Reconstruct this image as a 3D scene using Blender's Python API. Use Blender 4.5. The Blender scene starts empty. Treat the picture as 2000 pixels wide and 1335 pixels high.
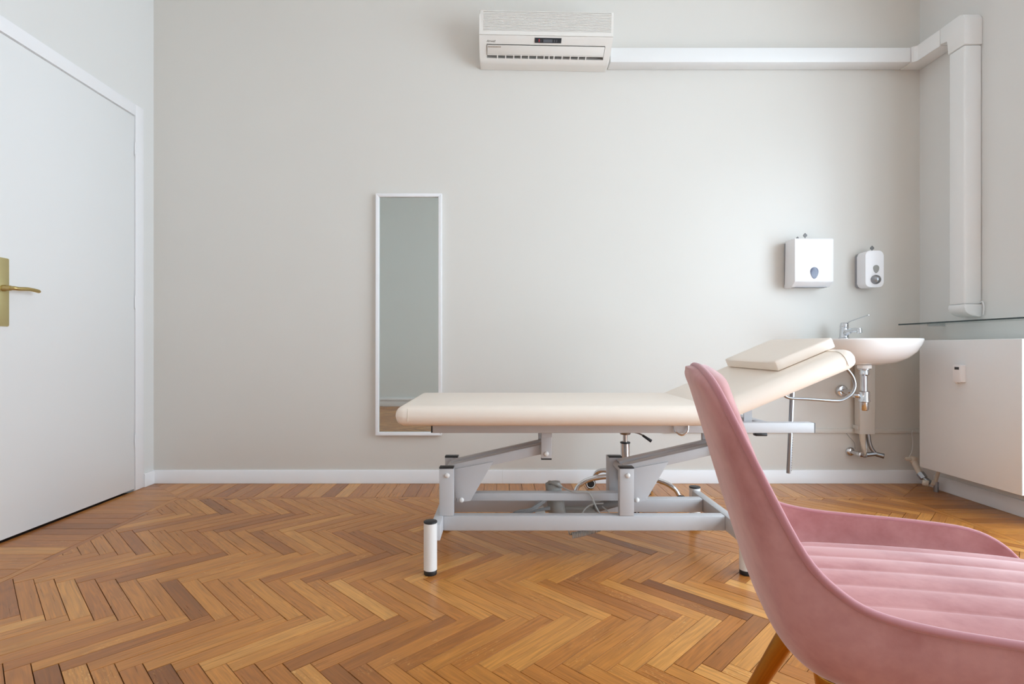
import bpy, bmesh, math, random
from mathutils import Vector, Matrix
random.seed(7)
S = bpy.context.scene
COL = S.collection

# ------------------------------------------------------------------ camera
CAM_H = 0.80
F_PX = 1050.0
cam_d = bpy.data.cameras.new('camera')
cam = bpy.data.objects.new('camera', cam_d); COL.objects.link(cam)
cam_d.sensor_width = 36.0; cam_d.lens = F_PX / 2000 * 36.0
cam_d.shift_x = (1000 - 980) / 2000.0
cam_d.shift_y = (677 - 667.5) / 2000.0
cam_d.clip_start = 0.02
cam.location = (0, 0, CAM_H); cam.rotation_euler = (math.pi / 2, 0, 0)
S.camera = cam
S.view_settings.view_transform = 'Standard'; S.view_settings.look = 'None'
S.view_settings.gamma = 1.0; S.view_settings.use_curve_mapping = False
S.view_settings.exposure = 0.0
S.cycles.use_denoising = True
S.cycles.max_bounces = 12; S.cycles.diffuse_bounces = 8; S.cycles.glossy_bounces = 5
S.cycles.sample_clamp_indirect = 6.0

# ------------------------------------------------------------------ room measures
XL, XR, YB, YN, ZC = -2.045, 2.455, 3.158, -1.45, 3.15
NICHE = (-0.75, 2.366, 0.05, 2.55)       # deep window recess in the right wall: y0, y1, z0, z1
RW = 0.46                                # thickness of the right wall
WX = XR + RW - 0.06                      # room side of the window frames
_w = (NICHE[1] - NICHE[0]) / 2
WINDOWS = [(NICHE[0] + k * _w, NICHE[0] + (k + 1) * _w, NICHE[2], NICHE[3]) for k in (1, 0)]

# ------------------------------------------------------------------ daylight: even bright sky outside, one portal per window
SKY = 8.0
world = bpy.data.worlds.new('world'); S.world = world; world.use_nodes = True
bgn = world.node_tree.nodes['Background']
bgn.inputs[0].default_value = (0.87, 1.008, 1.14, 1); bgn.inputs[1].default_value = SKY
for (y0, y1, z0, z1) in WINDOWS:
    ld = bpy.data.lights.new('window_right_offscreen', 'AREA'); ld.shape = 'RECTANGLE'
    ld.size = z1 - z0; ld.size_y = y1 - y0
    ld.cycles.is_portal = True
    lo = bpy.data.objects.new('window_right_offscreen', ld); COL.objects.link(lo)
    lo.location = (XR + RW + 0.01, (y0 + y1) / 2, (z0 + z1) / 2)
    lo.rotation_euler = (0, math.pi / 2, 0)

# ------------------------------------------------------------------ materials
def lin(r, g, b):
    def f(c):
        c /= 255.0
        return c / 12.92 if c <= 0.04045 else ((c + 0.055) / 1.055) ** 2.4
    return (f(r), f(g), f(b))

def mat(name, rgb, rough=0.5, metal=0.0, var=0.03, scale=12.0, bump=0.0, bump_scale=200.0, **kw):
    m = bpy.data.materials.new(name); m.use_nodes = True
    nt = m.node_tree; N = nt.nodes; L = nt.links
    p = N['Principled BSDF']
    c = lin(*rgb)
    tc = N.new('ShaderNodeTexCoord')
    no = N.new('ShaderNodeTexNoise'); no.inputs['Scale'].default_value = scale; no.inputs['Detail'].default_value = 3
    L.new(tc.outputs['Object'], no.inputs['Vector'])
    mx = N.new('ShaderNodeMix'); mx.data_type = 'RGBA'
    mx.inputs[6].default_value = (*[x * (1 - var) for x in c], 1)
    mx.inputs[7].default_value = (*[min(1, x * (1 + var)) for x in c], 1)
    L.new(no.outputs['Fac'], mx.inputs[0]); L.new(mx.outputs[2], p.inputs['Base Color'])
    p.inputs['Roughness'].default_value = rough; p.inputs['Metallic'].default_value = metal
    if bump > 0:
        nb = N.new('ShaderNodeTexNoise'); nb.inputs['Scale'].default_value = bump_scale; nb.inputs['Detail'].default_value = 2
        L.new(tc.outputs['Object'], nb.inputs['Vector'])
        b = N.new('ShaderNodeBump'); b.inputs['Strength'].default_value = bump; b.inputs['Distance'].default_value = 0.002
        L.new(nb.outputs['Fac'], b.inputs['Height']); L.new(b.outputs['Normal'], p.inputs['Normal'])
    for k, v in kw.items():
        p.inputs[k.replace('_', ' ')].default_value = v
    return m

M = {}
M['wall'] = mat('wall_paint', (219, 216, 210), 0.33, var=0.012, scale=2.5, bump=0.05, bump_scale=90)
M['wall_matt'] = mat('side_wall_paint', (226, 226, 224), 0.5, var=0.012, scale=2.5, bump=0.05, bump_scale=90)
M['ceiling'] = mat('ceiling_paint', (238, 238, 236), 0.8, var=0.01, scale=2)
M['trim'] = mat('white_trim_paint', (240, 240, 242), 0.35, var=0.012, scale=6)
M['door'] = mat('white_door_lacquer', (232, 233, 233), 0.4, var=0.012, scale=3)
M['pvc'] = mat('white_plastic_duct', (236, 237, 237), 0.35, var=0.01, scale=6)
M['ac'] = mat('off_white_appliance_plastic', (230, 226, 220), 0.4, var=0.01, scale=8)
M['blower'] = mat('black_blower_plastic', (40, 40, 42), 0.5, var=0.05)
M['display'] = mat('dark_display_plastic', (48, 52, 58), 0.3, var=0.05)
M['lcd'] = mat('grey_liquid_crystal', (98, 104, 112), 0.3, var=0.05)
M['red'] = mat('red_indicator', (205, 70, 80), 0.4, var=0.05)
M['ink'] = mat('grey_print_ink', (120, 116, 112), 0.6, var=0.05)
M['ink_pale'] = mat('pale_brown_print_ink', (176, 160, 146), 0.6, var=0.05)
M['brass'] = mat('satin_brass', (196, 174, 118), 0.38, metal=1.0, var=0.05, scale=30)
M['brass_plate'] = mat('brushed_pale_brass', (208, 196, 146), 0.42, metal=0.9, var=0.04, scale=20)
M['gold_leg'] = mat('polished_gold_leg', (186, 134, 58), 0.25, metal=1.0, var=0.06, scale=20)
M['chrome'] = mat('chrome', (214, 216, 220), 0.12, metal=1.0, var=0.02)
M['steel'] = mat('brushed_steel', (160, 162, 166), 0.3, metal=1.0, var=0.05, scale=40)
M['leather'] = mat('cream_upholstery_vinyl', (241, 228, 215), 0.42, var=0.015, scale=10, bump=0.06, bump_scale=500)
M['seam'] = mat('cream_stitched_seam', (214, 202, 184), 0.6, var=0.02)
M['frame'] = mat('light_grey_powder_coat', (194, 195, 198), 0.38, var=0.015, scale=20, bump=0.05, bump_scale=900)
M['white_metal'] = mat('white_powder_coat', (232, 231, 229), 0.38, var=0.015, scale=20)
M['black'] = mat('black_plastic', (32, 32, 34), 0.45, var=0.08)
M['grey_plastic'] = mat('grey_plastic', (150, 150, 146), 0.5, var=0.04)
M['mid_grey'] = mat('mid_grey_plastic', (124, 124, 124), 0.45, var=0.04)
M['cable'] = mat('pale_grey_cable', (178, 180, 178), 0.45, var=0.03)
M['ceramic'] = mat('white_ceramic', (246, 246, 246), 0.12, var=0.005)
M['disp'] = mat('white_dispenser_plastic', (244, 244, 247), 0.3, var=0.008)
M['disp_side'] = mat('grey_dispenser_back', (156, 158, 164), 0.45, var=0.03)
M['inset'] = mat('smoky_blue_window_plastic', (112, 120, 142), 0.15, var=0.05)
M['mirror'] = mat('mirror_silver', (206, 212, 208), 0.02, metal=1.0, var=0.004)
M['rad'] = mat('white_radiator_enamel', (233, 235, 237), 0.36, var=0.01, scale=5)
M['pipe_beige'] = mat('beige_painted_pipe', (216, 204, 188), 0.5, var=0.04, scale=20)
M['stool'] = mat('white_stool_vinyl', (232, 230, 226), 0.45, var=0.02)
M['void'] = mat('dark_brown_floor_adhesive', (58, 34, 18), 0.9, var=0.2)

# thin clear glass: straight-through light with a mirror-like surface sheen
def glass_mat(name, tint, rough=0.02):
    m = bpy.data.materials.new(name); m.use_nodes = True
    nt = m.node_tree; N = nt.nodes; L = nt.links
    N.remove(N['Principled BSDF'])
    out = N['Material Output']
    tr = N.new('ShaderNodeBsdfTransparent'); tr.inputs[0].default_value = (*tint, 1)
    gl = N.new('ShaderNodeBsdfGlossy'); gl.inputs['Roughness'].default_value = rough
    fr = N.new('ShaderNodeFresnel')          # same reflectance from both faces of the sheet
    geo = N.new('ShaderNodeNewGeometry'); ior = N.new('ShaderNodeMapRange')
    ior.inputs[3].default_value = 1.45; ior.inputs[4].default_value = 1 / 1.45
    L.new(geo.outputs['Backfacing'], ior.inputs[0]); L.new(ior.outputs[0], fr.inputs[0])
    mx = N.new('ShaderNodeMixShader')
    L.new(fr.outputs[0], mx.inputs[0]); L.new(tr.outputs[0], mx.inputs[1]); L.new(gl.outputs[0], mx.inputs[2])
    L.new(mx.outputs[0], out.inputs[0])
    return m
M['glass'] = glass_mat('clear_window_glass', (0.97, 0.98, 0.98))
M['shelf_glass'] = glass_mat('shelf_glass', (0.93, 0.97, 0.96))
M['glass_edge'] = mat('dark_green_glass_edge', (52, 68, 70), 0.15, var=0.1)

def velvet():
    m = mat('pink_velvet', (210, 154, 156), 0.85, var=0.0)
    nt = m.node_tree; N = nt.nodes; L = nt.links
    p = N['Principled BSDF']
    tc = [n for n in N if n.type == 'TEX_COORD'][0]
    n1 = N.new('ShaderNodeTexNoise'); n1.inputs['Scale'].default_value = 7; n1.inputs['Detail'].default_value = 5; n1.inputs['Roughness'].default_value = 0.65
    L.new(tc.outputs['Object'], n1.inputs['Vector'])
    r = N.new('ShaderNodeValToRGB')
    r.color_ramp.elements[0].position = 0.34; r.color_ramp.elements[0].color = (*lin(180, 125, 125), 1)
    r.color_ramp.elements[1].position = 0.56; r.color_ramp.elements[1].color = (*lin(202, 151, 150), 1)
    L.new(n1.outputs['Fac'], r.inputs[0]); L.new(r.outputs[0], p.inputs['Base Color'])
    p.inputs['Sheen Weight'].default_value = 0.75; p.inputs['Sheen Roughness'].default_value = 0.30
    p.inputs['Sheen Tint'].default_value = (1.0, 0.90, 0.91, 1)
    p.inputs['Specular IOR Level'].default_value = 0.15
    nb = N.new('ShaderNodeTexNoise'); nb.inputs['Scale'].default_value = 900
    L.new(tc.outputs['Object'], nb.inputs['Vector'])
    b = N.new('ShaderNodeBump'); b.inputs['Strength'].default_value = 0.12; b.inputs['Distance'].default_value = 0.001
    L.new(nb.outputs['Fac'], b.inputs['Height']); L.new(b.outputs['Normal'], p.inputs['Normal'])
    return m
M['velvet'] = velvet()
M['piping'] = mat('deep_pink_piping', (190, 130, 136), 0.8, var=0.03, Sheen_Weight=0.3)

def wood():
    m = bpy.data.materials.new('oiled_oak_parquet'); m.use_nodes = True
    nt = m.node_tree; N = nt.nodes; L = nt.links
    p = N['Principled BSDF']
    uv = N.new('ShaderNodeUVMap'); uv.uv_map = 'grain'
    at = N.new('ShaderNodeAttribute'); at.attribute_name = 'tone'
    ramp = N.new('ShaderNodeValToRGB')
    e = ramp.color_ramp.elements
    e[0].position = 0.0; e[0].color = (*lin(128, 76, 33), 1)
    e[1].position = 1.0; e[1].color = (*lin(214, 155, 84), 1)
    x = e.new(0.35); x.color = (*lin(174, 109, 48), 1)
    x = e.new(0.7); x.color = (*lin(194, 130, 60), 1)
    L.new(at.outputs['Fac'], ramp.inputs[0])
    # fine fibres
    mp = N.new('ShaderNodeMapping'); mp.inputs['Scale'].default_value = (5, 190, 1)
    L.new(uv.outputs[0], mp.inputs[0])
    n1 = N.new('ShaderNodeTexNoise'); n1.inputs['Scale'].default_value = 1; n1.inputs['Detail'].default_value = 4; n1.inputs['Roughness'].default_value = 0.6
    L.new(mp.outputs[0], n1.inputs['Vector'])
    # broad cathedral figure
    mp2 = N.new('ShaderNodeMapping'); mp2.inputs['Scale'].default_value = (3.0, 26, 1)
    L.new(uv.outputs[0], mp2.inputs[0])
    n2 = N.new('ShaderNodeTexNoise'); n2.inputs['Scale'].default_value = 1; n2.inputs['Detail'].default_value = 2; n2.inputs['Distortion'].default_value = 0.6
    L.new(mp2.outputs[0], n2.inputs['Vector'])
    sn = N.new('ShaderNodeMath'); sn.operation = 'MULTIPLY'; sn.inputs[1].default_value = 34
    L.new(n2.outputs['Fac'], sn.inputs[0])
    si = N.new('ShaderNodeMath'); si.operation = 'SINE'; L.new(sn.outputs[0], si.inputs[0])
    a1 = N.new('ShaderNodeMath'); a1.operation = 'MULTIPLY_ADD'; a1.inputs[1].default_value = 0.09; a1.inputs[2].default_value = 0.0
    L.new(si.outputs[0], a1.inputs[0])
    a2 = N.new('ShaderNodeMath'); a2.operation = 'MULTIPLY_ADD'; a2.inputs[1].default_value = 1.0
    L.new(n1.outputs['Fac'], a2.inputs[0]); L.new(a1.outputs[0], a2.inputs[2])
    a3 = N.new('ShaderNodeMath'); a3.operation = 'ADD'; a3.inputs[1].default_value = 0.49
    L.new(a2.outputs[0], a3.inputs[0])
    mul = N.new('ShaderNodeVectorMath'); mul.operation = 'SCALE'
    L.new(ramp.outputs[0], mul.inputs[0]); L.new(a3.outputs[0], mul.inputs['Scale'])
    # pale medullary flecks, only where a patch of noise lets them through
    mp3 = N.new('ShaderNodeMapping'); mp3.inputs['Scale'].default_value = (60, 170, 1)
    L.new(uv.outputs[0], mp3.inputs[0])
    n3 = N.new('ShaderNodeTexNoise'); n3.inputs['Scale'].default_value = 1; n3.inputs['Detail'].default_value = 2; n3.inputs['Distortion'].default_value = 1.2
    L.new(mp3.outputs[0], n3.inputs['Vector'])
    mp4 = N.new('ShaderNodeMapping'); mp4.inputs['Scale'].default_value = (3.5, 6, 1)
    L.new(uv.outputs[0], mp4.inputs[0])
    n4 = N.new('ShaderNodeTexNoise'); n4.inputs['Scale'].default_value = 1
    L.new(mp4.outputs[0], n4.inputs['Vector'])
    mr = N.new('ShaderNodeMapRange'); mr.inputs[1].default_value = 0.60; mr.inputs[2].default_value = 0.68
    L.new(n3.outputs['Fac'], mr.inputs[0])
    mr2 = N.new('ShaderNodeMapRange'); mr2.inputs[1].default_value = 0.56; mr2.inputs[2].default_value = 0.70
    L.new(n4.outputs['Fac'], mr2.inputs[0])
    fl = N.new('ShaderNodeMath'); fl.operation = 'MULTIPLY'; L.new(mr.outputs[0], fl.inputs[0]); L.new(mr2.outputs[0], fl.inputs[1])
    fl2 = N.new('ShaderNodeMath'); fl2.operation = 'MULTIPLY'; fl2.inputs[1].default_value = 0.7; L.new(fl.outputs[0], fl2.inputs[0])
    mx = N.new('ShaderNodeMix'); mx.data_type = 'RGBA'; mx.inputs[7].default_value = (*lin(228, 178, 112), 1)
    L.new(fl2.outputs[0], mx.inputs[0]); L.new(mul.outputs[0], mx.inputs[6])
    L.new(mx.outputs[2], p.inputs['Base Color'])
    rr = N.new('ShaderNodeMapRange'); rr.inputs[3].default_value = 0.22; rr.inputs[4].default_value = 0.38
    L.new(n1.outputs['Fac'], rr.inputs[0]); L.new(rr.outputs[0], p.inputs['Roughness'])
    b = N.new('ShaderNodeBump'); b.inputs['Strength'].default_value = 0.08; b.inputs['Distance'].default_value = 0.001
    L.new(n1.outputs['Fac'], b.inputs['Height']); L.new(b.outputs['Normal'], p.inputs['Normal'])
    return m
M['wood'] = wood()

# ------------------------------------------------------------------ mesh helpers
def bm_new(): return bmesh.new()

def add_faces(bm, verts, faces):
    vs = [bm.verts.new(v) for v in verts]
    for f in faces:
        try: bm.faces.new([vs[i] for i in f])
        except ValueError: pass
    return vs

def box(bm, x0, x1, y0, y1, z0, z1, bev=0.0, seg=2, keep=None):
    """axis box; bev rounds its edges (keep(v1, v2) -> True leaves that edge sharp)"""
    vs = add_faces(bm, [(x, y, z) for x in (x0, x1) for y in (y0, y1) for z in (z0, z1)],
                   [(0, 1, 3, 2), (4, 6, 7, 5), (0, 4, 5, 1), (2, 3, 7, 6), (0, 2, 6, 4), (1, 5, 7, 3)])
    if bev > 0:
        es = set(e for v in vs for e in v.link_edges)
        if keep: es = set(e for e in es if not keep(e.verts[0].co, e.verts[1].co))
        bmesh.ops.bevel(bm, geom=list(es), offset=bev, offset_type='OFFSET', segments=seg, profile=0.5, affect='EDGES', clamp_overlap=True)
    return bm

def frames(path):
    P = [Vector(p) for p in path]; n = len(P)
    T = []
    for i in range(n):
        a = P[max(0, i - 1)]; b = P[min(n - 1, i + 1)]
        T.append((b - a).normalized())
    up = Vector((0, 0, 1)) if abs(T[0].z) < 0.9 else Vector((1, 0, 0))
    u = T[0].cross(up).normalized(); out = []
    for i in range(n):
        u = (u - T[i] * u.dot(T[i])).normalized()
        out.append((P[i], u, T[i].cross(u)))
    return out

def tube(bm, path, r, seg=10, cap=True, closed=False):
    fr = frames(path); rings = []
    for i, (p, u, v) in enumerate(fr):
        rad = r[i] if isinstance(r, (list, tuple)) else r
        rings.append([bm.verts.new(p + (u * math.cos(2 * math.pi * k / seg) + v * math.sin(2 * math.pi * k / seg)) * rad) for k in range(seg)])
    for i in range(len(rings) - 1):
        for k in range(seg):
            bm.faces.new((rings[i][k], rings[i][(k + 1) % seg], rings[i + 1][(k + 1) % seg], rings[i + 1][k]))
    if closed:
        for k in range(seg):
            bm.faces.new((rings[-1][k], rings[-1][(k + 1) % seg], rings[0][(k + 1) % seg], rings[0][k]))
    elif cap:
        bm.faces.new(rings[0][::-1]); bm.faces.new(rings[-1])
    return bm

def cyl(bm, a, b, r0, r1=None, seg=20, rnd=0.0):
    """cylinder or cone from a to b, optionally with rounded rims"""
    r1 = r0 if r1 is None else r1
    a = Vector(a); b = Vector(b); d = (b - a)
    if rnd > 0:
        n = d.normalized()
        return tube(bm, [a, a + n * rnd * .3, a + n * rnd, b - n * rnd, b - n * rnd * .3, b], [r0 - rnd, r0 - rnd * .3, r0, r1, r1 - rnd * .3, r1 - rnd], seg)
    return tube(bm, [a, b], [r0, r1], seg)

def lathe(bm, c, prof, axis='z', seg=28):
    """prof: (radius, offset along axis)"""
    c = Vector(c); rings = []
    for r, h in prof:
        ring = []
        for k in range(seg):
            a = 2 * math.pi * k / seg
            q = (r * math.cos(a), r * math.sin(a), h)
            if axis == 'y': q = (q[0], q[2], q[1])
            if axis == 'x': q = (q[2], q[0], q[1])
            ring.append(bm.verts.new(c + Vector(q)))
        rings.append(ring)
    for i in range(len(rings) - 1):
        for k in range(seg):
            bm.faces.new((rings[i][k], rings[i][(k + 1) % seg], rings[i + 1][(k + 1) % seg], rings[i + 1][k]))
    bm.faces.new(rings[0][::-1]); bm.faces.new(rings[-1])
    return bm

def prism(bm, poly, d0, d1, axis='y', bev=0.0, seg=2):
    """polygon of two coordinates pulled along an axis: x -> (y,z), y -> (x,z), z -> (x,y)"""
    def P(a, b, d):
        return {'x': (d, a, b), 'y': (a, d, b), 'z': (a, b, d)}[axis]
    n = len(poly)
    v0 = [bm.verts.new(P(a, b, d0)) for a, b in poly]; v1 = [bm.verts.new(P(a, b, d1)) for a, b in poly]
    fs = [bm.faces.new(v0), bm.faces.new(v1[::-1])]
    for i in range(n):
        fs.append(bm.faces.new((v0[i], v1[i], v1[(i + 1) % n], v0[(i + 1) % n])))
    if bev > 0:
        es = set(e for v in v0 + v1 for e in v.link_edges)
        bmesh.ops.bevel(bm, geom=list(es), offset=bev, offset_type='OFFSET', segments=seg, profile=0.5, affect='EDGES', clamp_overlap=True)
    return bm

def rrect(x0, x1, z0, z1, r, n=6):
    pts = []
    for cx, cz, a0 in ((x1 - r, z1 - r, 0), (x0 + r, z1 - r, 90), (x0 + r, z0 + r, 180), (x1 - r, z0 + r, 270)):
        for k in range(n + 1):
            a = math.radians(a0 + 90 * k / n); pts.append((cx + r * math.cos(a), cz + r * math.sin(a)))
    return pts

def catmull(pts, per=8, closed=False):
    P = [Vector(p) for p in pts]; out = []; n = len(P)
    rng = range(n if closed else n - 1)
    for i in rng:
        p0 = P[(i - 1) % n] if closed or i > 0 else P[0] * 2 - P[1]
        p1 = P[i]; p2 = P[(i + 1) % n]
        p3 = P[(i + 2) % n] if closed or i + 2 < n else P[-1] * 2 - P[-2]
        for k in range(per):
            t = k / per
            out.append(0.5 * ((2 * p1) + (p2 - p0) * t + (2 * p0 - 5 * p1 + 4 * p2 - p3) * t * t + (3 * p1 - p0 - 3 * p2 + p3) * t ** 3))
    if not closed: out.append(P[-1])
    return out

def obj(name, bm, m, parent=None, local=False, smooth=40, label=None):
    bmesh.ops.recalc_face_normals(bm, faces=bm.faces)
    me = bpy.data.meshes.new(name)
    if parent is not None and not local:
        off = Vector(parent.location)
        if parent.parent: off += Vector(parent.parent.location)
        bmesh.ops.translate(bm, verts=bm.verts, vec=-off)
    bm.to_mesh(me); bm.free()
    if smooth:
        for p in me.polygons: p.use_smooth = True
        me.set_sharp_from_angle(angle=math.radians(smooth))
    me.materials.append(m)
    o = bpy.data.objects.new(name, me); COL.objects.link(o)
    if parent is not None: o.parent = parent
    if label: o['label'] = label
    return o

def thing(name, label, cat, loc, rot=(0, 0, 0), group=None):
    o = bpy.data.objects.new(name, None); COL.objects.link(o)
    o.empty_display_size = 0.05
    o.location = loc; o.rotation_euler = rot
    o['label'] = label; o['category'] = cat
    if group: o['group'] = group
    return o

def struct(o, label, cat):
    o['kind'] = 'structure'; o['label'] = label; o['category'] = cat
    return o

def B(*a, **k): return box(bm_new(), *a, **k)

# ------------------------------------------------------------------ the room shell
floor = struct(obj('floor', B(XL - 0.2, XR + RW, YN - 0.2, YB + 0.2, -0.14, -0.012), M['void'], smooth=0),
               'oak herringbone parquet floor with straight plank border', 'floor')
struct(obj('ceiling', B(XL - 0.2, XR + RW, YN - 0.2, YB + 0.2, ZC, ZC + 0.15), M['ceiling'], smooth=0), 'plain white painted ceiling', 'ceiling')
struct(obj('wall_back', B(XL - 0.2, XR + 0.2, YB, YB + 0.2, -0.012, ZC), M['wall'], smooth=0), 'off-white satin painted wall behind the treatment table', 'wall')
struct(obj('wall_front', B(XL - 0.2, XR + RW, YN - 0.2, YN, -0.012, ZC), M['wall_matt'], smooth=0), 'plain off-white wall opposite the mirror', 'wall')
# left wall with a shallow recess for the door
DY0, DY1, DZ = 2.135, 2.990, 2.083
b = bm_new()
box(b, XL - 0.2, XL - 0.06, YN, YB, -0.012, ZC)
box(b, XL - 0.06, XL, YN, DY0, -0.012, ZC); box(b, XL - 0.06, XL, DY1, YB, -0.012, ZC); box(b, XL - 0.06, XL, DY0, DY1, DZ, ZC)
struct(obj('wall_left', b, M['wall_matt'], smooth=0), 'off-white painted wall around the white door', 'wall')
# thick right wall with one wide recess that holds two windows
b = bm_new()
box(b, XR, XR + RW, YN, NICHE[0], -0.012, ZC); box(b, XR, XR + RW, NICHE[1], YB, -0.012, ZC)
box(b, XR, XR + RW, NICHE[0], NICHE[1], -0.012, NICHE[2]); box(b, XR, XR + RW, NICHE[0], NICHE[1], NICHE[3], ZC)
struct(obj('wall_right', b, M['wall_matt'], smooth=0), 'off-white painted wall behind the radiator', 'wall')

def baseboard(name, bm, label): return struct(obj(name, bm, M['trim']), label, 'baseboard')
# skirting in lengths with a butt joint, top edge eased
b = bm_new()
BH, BT = 0.078, 0.013
for x0, x1 in ((XL, 0.003), (0.004, 1.42), (1.421, XR)):
    prism(b, [(YB, 0.001), (YB - BT, 0.001), (YB - BT, BH - 0.006), (YB - BT + 0.005, BH), (YB, BH)], x0, x1, 'x')
baseboard('baseboard_back', b, 'white skirting board along the wall behind the treatment table')
b = bm_new()
prism(b, [(XL, 0.001), (XL + BT, 0.001), (XL + BT, BH - 0.006), (XL + BT - 0.005, BH), (XL, BH)], 3.062, YB - BT, 'y')
prism(b, [(XL, 0.001), (XL + BT, 0.001), (XL + BT, BH - 0.006), (XL + BT - 0.005, BH), (XL, BH)], YN + 0.016, 2.062, 'y')
baseboard('baseboard_left', b, 'white skirting board beside the door frame')
b = bm_new()
prism(b, [(XR, 0.001), (XR - BT, 0.001), (XR - BT, BH - 0.006), (XR - BT + 0.005, BH), (XR, BH)], 2.365, 3.04, 'y')
prism(b, [(XR, 0.001), (XR - BT, 0.001), (XR - BT, BH - 0.006), (XR - BT + 0.005, BH), (XR, BH)], YN + 0.03, 2.364, 'y')
baseboard('baseboard_right', b, 'white skirting board under the radiator')
b = bm_new()
box(b, XL, XR, YN, YN + 0.012, 0.001, 0.085, 0.003); 
for x0, x1 in ((XL, -1.05), (-1.048, 0.6), (0.602, XR)): box(b, x0, x1, YN, YN + 0.026, 0.088, 0.125, 0.003)
baseboard('baseboard_front', b, 'white skirting with cable channel seen in the mirror')

# door casing, door leaf, hinges, brass handle
b = bm_new()
box(b, XL - 0.002, XL + 0.008, DY1 + 0.002, DY1 + 0.070, 0.001, DZ + 0.066, 0.002)
box(b, XL - 0.002, XL + 0.008, DY0 - 0.070, DY0 - 0.002, 0.001, DZ + 0.066, 0.002)
box(b, XL - 0.002, XL + 0.0079, DY0 - 0.002, DY1 + 0.002, DZ + 0.002, DZ + 0.0658, 0.002)
struct(obj('trim_1', b, M['trim']), 'flat white casing around the door', 'door frame')
door = thing('door_1', 'plain white flush door with long brass handle plate', 'door', (XL, (DY0 + DY1) / 2, 0)); door['kind'] = 'structure'
obj('door_leaf', B(XL - 0.045, XL + 0.004, DY0 + 0.003, DY1 - 0.005, 0.011, DZ - 0.004, 0.0015), M['door'], door)
for z in (0.28, 1.05, 1.90):
    h = bm_new()
    cyl(h, (XL + 0.008, DY1 - 0.002, z - 0.03), (XL + 0.008, DY1 - 0.002, z + 0.03), 0.0045, seg=10)
    cyl(h, (XL + 0.008, DY1 - 0.002, z - 0.036), (XL + 0.008, DY1 - 0.002, z - 0.031), 0.0032, seg=8)
    cyl(h, (XL + 0.008, DY1 - 0.002, z + 0.031), (XL + 0.008, DY1 - 0.002, z + 0.036), 0.0032, seg=8)
    obj('hinge', h, M['trim'], door)
HY, HZ = 2.196, 1.040
pl = obj('handle_plate', prism(bm_new(), rrect(HY - 0.027, HY + 0.027, 0.884, 1.164, 0.006, 4), XL + 0.004, XL + 0.0085, 'x', 0.001), M['brass_plate'], door, label='long rectangular brushed brass plate')
hb = bm_new()
lathe(hb, (XL + 0.0085, HY, HZ), [(0.013, 0), (0.013, 0.010), (0.0105, 0.013), (0.0105, 0.030), (0.009, 0.033)], 'x', 20)
obj('handle_rose', hb, M['brass'], door)
hb = bm_new()
xo = XL + 0.046
tube(hb, catmull([(xo - 0.010, HY, HZ), (xo + 0.004, HY + 0.006, HZ), (xo + 0.008, HY + 0.022, HZ - 0.001), (xo + 0.009, HY + 0.06, HZ + 0.002), (xo + 0.007, HY + 0.095, HZ + 0.001), (xo + 0.002, HY + 0.128, HZ - 0.002)], 5),
     [0.0085] * 6 + [0.0082] * 10 + [0.0078] * 9 + [0.005], 14)
obj('lever', hb, M['brass'], door)

# windows in the right wall (outside the picture, they light the room)
for n, (y0, y1, z0, z1) in enumerate(WINDOWS):
    w = thing('window_%d' % (n + 1), ['tall white casement window beside the radiator', 'tall white casement window farther from the radiator in the same recess'][n], 'window', (WX, (y0 + y1) / 2, z0)); w['kind'] = 'structure'
    fx0, fx1 = WX, WX + 0.056
    b = bm_new()
    box(b, fx0, fx1, y0, y0 + 0.03, z0, z1); box(b, fx0, fx1, y1 - 0.03, y1, z0, z1)
    box(b, fx0, fx1, y0 + 0.03, y1 - 0.03, z0, z0 + 0.03); box(b, fx0, fx1, y0 + 0.03, y1 - 0.03, z1 - 0.03, z1)
    obj('window_frame', b, M['trim'], w, smooth=0)
    ym = (y0 + y1) / 2
    for (a, c) in ((y0 + 0.032, ym - 0.001), (ym + 0.001, y1 - 0.032)):
        b = bm_new()
        sx0, sx1 = fx0 + 0.008, fx1 - 0.008
        box(b, sx0, sx1, a, a + 0.032, z0 + 0.032, z1 - 0.032); box(b, sx0, sx1, c - 0.032, c, z0 + 0.032, z1 - 0.032)
        for zz in (z0 + 0.032, z0 + 0.75, z1 - 0.092):
            box(b, sx0, sx1, a + 0.032, c - 0.032, zz, zz + 0.06)
        s = obj('sash', b, M['trim'], w, smooth=0)
        for za, zb in ((z0 + 0.092, z0 + 0.75), (z0 + 0.81, z1 - 0.092)):
            o = obj('pane', B(sx0 + 0.02, sx0 + 0.024, a + 0.032, c - 0.032, za, zb), M['glass'], s, local=True, smooth=0)
            for v in o.data.vertices: v.co -= w.location
    obj('handle', box(bm_new(), fx0 - 0.03, fx0 + 0.008, ym - 0.012, ym + 0.012, z0 + 1.0, z0 + 1.12, 0.004), M['brass'], w)

# ------------------------------------------------------------------ parquet: every block its own piece
PW, PL_ = 0.05, 0.35                     # block width and length
FX0, FX1, FY0, FY1 = -1.700, 2.110, YN + 0.345, 2.838      # herringbone field
STRIP = 0.028

def clip(poly, nx, ny, d):
    """keep the part where nx*x + ny*y <= d"""
    out = []
    for i in range(len(poly)):
        a = poly[i]; c = poly[(i + 1) % len(poly)]
        da = nx * a[0] + ny * a[1] - d; dc = nx * c[0] + ny * c[1] - d
        if da <= 0: out.append(a)
        if (da < 0 < dc) or (dc < 0 < da):
            t = da / (da - dc); out.append((a[0] + (c[0] - a[0]) * t, a[1] + (c[1] - a[1]) * t))
    return out

def area(p): return 0.5 * sum(p[i][0] * p[(i + 1) % len(p)][1] - p[(i + 1) % len(p)][0] * p[i][1] for i in range(len(p)))

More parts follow.
